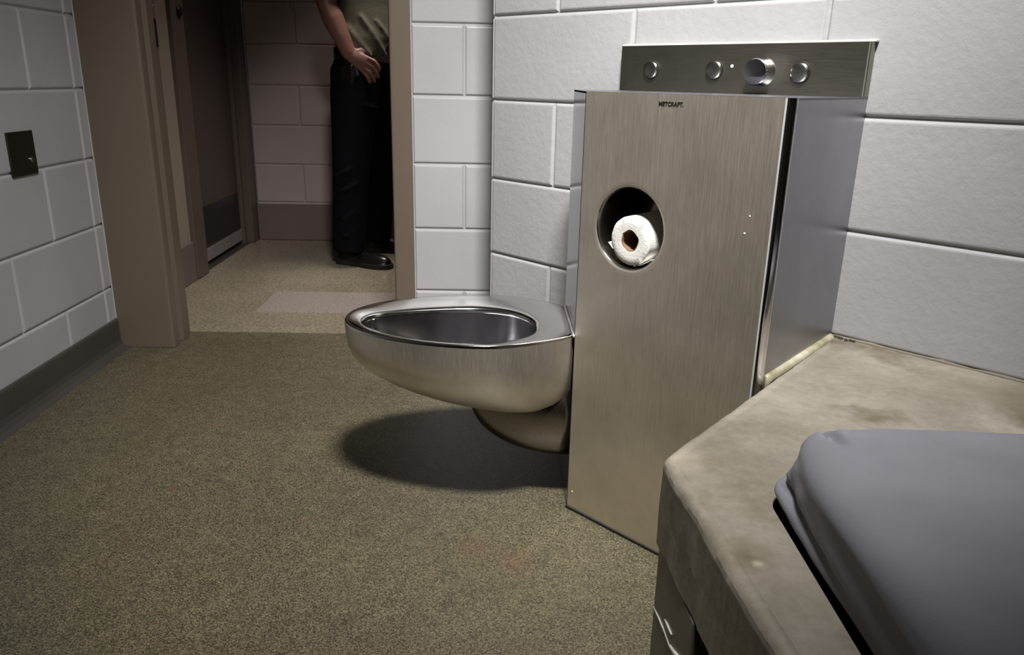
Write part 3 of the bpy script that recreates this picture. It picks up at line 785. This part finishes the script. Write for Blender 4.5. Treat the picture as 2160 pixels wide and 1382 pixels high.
# left arm (far side), hanging, hand at the front
sh_l = pp(.0, -.175, 1.41); el_l = pp(-.02, -.235, 1.13); wr_l = pp(.10, -.225, .90)
g.append(limb([sh_l, sh_l.lerp(el_l, .5), el_l, el_l.lerp(wr_l, .4), wr_l], [.056, .050, .044, .043, .028]))
hxl = (wr_l - el_l).normalized()
g.append(rings([ell(wr_l + hxl * a, FW, SD, b, c, 16) for a, b, c in ((-.01, .027, .024), (.03, .037, .019), (.07, .040, .016), (.086, .034, .010))]))
for i, (off, ln) in enumerate(((.030, .070), (.010, .078), (-.011, .072), (-.030, .058))):
    b0 = wr_l + hxl * .075 + FW * off
    g.append(limb([b0, b0 + hxl * ln * .5, b0 + hxl * ln * .8 + FW * -.008, b0 + hxl * ln + FW * -.018], [.0098, .0096, .0088, .006], 10))
g.append(limb([wr_l + hxl * .015 + FW * .028, wr_l + hxl * .045 + FW * .05, wr_l + hxl * .075 + FW * .055], [.013, .012, .009], 10))
# legs inside the trousers
hipR, knR, anR = Vector((-.640, 3.695, .90)), Vector((-.672, 3.66, .49)), Vector((-.700, 3.655, .09))
hipL, knL, anL = Vector((-.585, 3.905, .90)), Vector((-.588, 3.93, .49)), Vector((-.615, 3.955, .09))
for h_, k_, a_ in ((hipR, knR, anR), (hipL, knL, anL)):
    g.append(limb([h_, h_.lerp(k_, .4), k_, k_.lerp(a_, .35), a_], [.085, .075, .055, .055, .040]))
mk('body', join(*g), M_SKIN, per, remesh=.0048)
# hair
hg = rings([ell(hc + Vector((0, 0, z)) + FW * f, FW, SD, a, b) for z, f, a, b in ((-.055, -.045, .050, .070), (-.02, -.030, .072, .080), (.03, -.016, .094, .083), (.07, -.014, .094, .078), (.105, -.014, .070, .060), (.126, -.014, .030, .026))])
mk('hair', hg, M_HAIR, per, remesh=.006)
for s in (1, -1):
    mk('eye', ball(tuple(hc + FW * .080 + SD * s * .031 + Vector((0, 0, .012))), .0105), M_EYE, per, smooth=True)
# shirt: torso tucked in the belt, short sleeves
g = []
def fold(z): return .004 * math.sin(z * 70)
def tilt(r, k=.22): return [Vector((v.x, v.y, v.z - k * (v - PC).dot(FW))) for v in r]
g.append(rings([tilt(ell(pp(.005, 0, .925), FW, SD, .112, .165, 40)), tilt(ell(pp(.012, 0, .955), FW, SD, .126, .176, 40)), tilt(ell(pp(.026, 0, .99), FW, SD, .142, .184, 40), .16), ell(pp(.034, 0, 1.03), FW, SD, .147, .182, 40), ell(pp(.034, 0, 1.08), FW, SD, .140, .176, 40),
                ell(pp(.032, 0, 1.16), FW, SD, .136, .176, 40), ell(pp(.03, 0, 1.26), FW, SD, .138, .180, 40), ell(pp(.02, 0, 1.36), FW, SD, .130, .185, 40), ell(pp(.01, 0, 1.43), FW, SD, .105, .172, 40), ell(pp(.01, 0, 1.475), FW, SD, .072, .092, 40), ell(pp(.015, 0, 1.50), FW, SD, .064, .066, 40)]))
for s_, e_ in ((sh_r, el_r), (sh_l, el_l)):
    g.append(limb([s_ + Vector((0, 0, .01)), s_.lerp(e_, .3), s_.lerp(e_, .62), s_.lerp(e_, .80)], [.068, .070, .070, .072]))
# hanging side folds
for a_, zt in ((.3, 1.06), (.8, 1.10), (1.25, 1.12), (1.7, 1.08), (2.2, 1.05)):
    q = [pp(.03 + .145 * math.cos(a_ - .75 * (1 - k / 5)), .178 * math.sin(a_ - .75 * (1 - k / 5)), .95 + (zt - .95) * k / 5) for k in range(6)]
    g.append(limb(q, [.008, .010, .011, .011, .010, .006], 10))
mk('shirt', join(*g), M_SHIRT, per, remesh=.007)
# trousers
g = []
g.append(rings([ell(pp(-.005, 0, .76), FW, SD, .115, .150, 32), ell(pp(-.010, 0, .82), FW, SD, .142, .178, 32), ell(pp(-.006, 0, .88), FW, SD, .146, .184, 32), tilt(ell(pp(.004, 0, .93), FW, SD, .124, .174, 32)), tilt(ell(pp(.008, 0, .955), FW, SD, .116, .166, 32))]))
def wl(h_, k_, a_, rad):
    pts = []; rr_ = []
    ctrl = [h_, h_.lerp(k_, .35), h_.lerp(k_, .7), k_, k_.lerp(a_, .3), k_.lerp(a_, .6), k_.lerp(a_, .85), a_ + Vector((0, 0, -.02))]
    for i, c_ in enumerate(ctrl):
        pts.append(c_); rr_.append(rad[i])
    return limb(pts, rr_, 28, FW)
radR = [(.120, .095), (.112, .098), (.098, .090), (.090, .084), (.084, .080), (.083, .078), (.080, .074), (.076, .070)]
g.append(wl(hipR, knR, anR, radR)); g.append(wl(hipL, knL, anL, radR))
for q in ([(-.745, 3.60, .42), (-.68, 3.575, .45), (-.61, 3.60, .50)], [(-.755, 3.61, .33), (-.69, 3.57, .37), (-.63, 3.585, .40)], [(-.76, 3.63, .17), (-.70, 3.575, .15), (-.64, 3.60, .19)],
          [(-.755, 3.62, .22), (-.70, 3.575, .235), (-.65, 3.585, .27)], [(-.67, 3.60, .78), (-.60, 3.60, .74), (-.53, 3.62, .73)]):
    g.append(limb(q, [.006, .013, .006], 10))
mk('trousers', join(*g), M_TROUSER, per, remesh=.007)
# shoes
def shoe(heel, ang):
    d = Vector((math.cos(ang), math.sin(ang), 0)); s_ = Vector((-d.y, d.x, 0)); rs = []; up = []
    for t_, wd, hh in ((0, .026, .07), (.012, .034, .095), (.05, .038, .105), (.09, .038, .095), (.13, .041, .070), (.18, .050, .066), (.22, .051, .064), (.255, .045, .060), (.278, .033, .050), (.290, .016, .032)):
        c_ = Vector(heel) + d * t_
        rs.append([c_ + s_ * (wd * math.cos(a) * (1 if math.sin(a) < .3 else .86)) + Vector((0, 0, .012 + (hh - .012) * max(0, math.sin(a)))) for a in [2 * PI * i / 24 for i in range(24)]])
    sole = []
    for t_, wd in ((-.003, .028), (.02, .038), (.08, .038), (.13, .040), (.18, .050), (.23, .051), (.27, .040), (.294, .018)):
        c_ = Vector(heel) + d * t_
        sole.append([c_ + s_ * wd + Vector((0, 0, .0)), c_ + s_ * wd + Vector((0, 0, .022)), c_ - s_ * wd + Vector((0, 0, .022)), c_ - s_ * wd + Vector((0, 0, .0))])
    return rings(rs), rings(sole)
for heel, an in (((-.758, 3.700, .0), math.radians(-24)), ((-.665, 3.975, .0), math.radians(-8))):
    u_, s_ = shoe(heel, an)
    sh = mk('shoe', u_, M_LEATHER, per, smooth=True, sub=1)
    mk('sole', s_, M_SEAMDARK, sh, bevel=.003)
# belt, buckle, holster, lanyard
bl = []
for z_, k_ in ((.925, 1.0), (.925, 1.06), (.968, 1.06), (.968, 1.0)):
    bl.append(tilt(ell(pp(.006, 0, z_), FW, SD, .124 * k_, .174 * k_, 48)))
V, F = rings(bl + [bl[0]], False, False)
belt = mk('belt', (V, F), M_LEATHER, per, smooth=False, bevel=.002)
mk('buckle', frame_box(pp(.140, .0, .915), FW, SD, (0, 0, 1), .008, .055, .045), M_CHROME, belt, bevel=.003)
hol = pp(.018, .186, .835)
mk('holster', join(frame_box(hol, FW, SD, (0, 0, 1), .078, .045, .18)), M_LEATHER, belt, bevel=.020, seg=4)
mk('grip', frame_box(hol + Vector((0, 0, .07)) + FW * .022, (FW + Vector((0, 0, .35))).normalized(), SD, (Vector((0, 0, 1)) - FW * .35).normalized(), .05, .032, .10), M_SEAMDARK, belt, bevel=.010)
mk('key_clip', tube([pp(.118, .100, .91), pp(.122, .103, .87), pp(.120, .104, .82)], [.004, .005, .003]), M_CHROME, belt)
mk('lanyard', tube([pp(.178, .02, 1.20), pp(.182, .03, 1.12), pp(.178, .06, 1.05), pp(.158, .088, .99), pp(.148, .10, .955)], .0035), M_CORD, per)
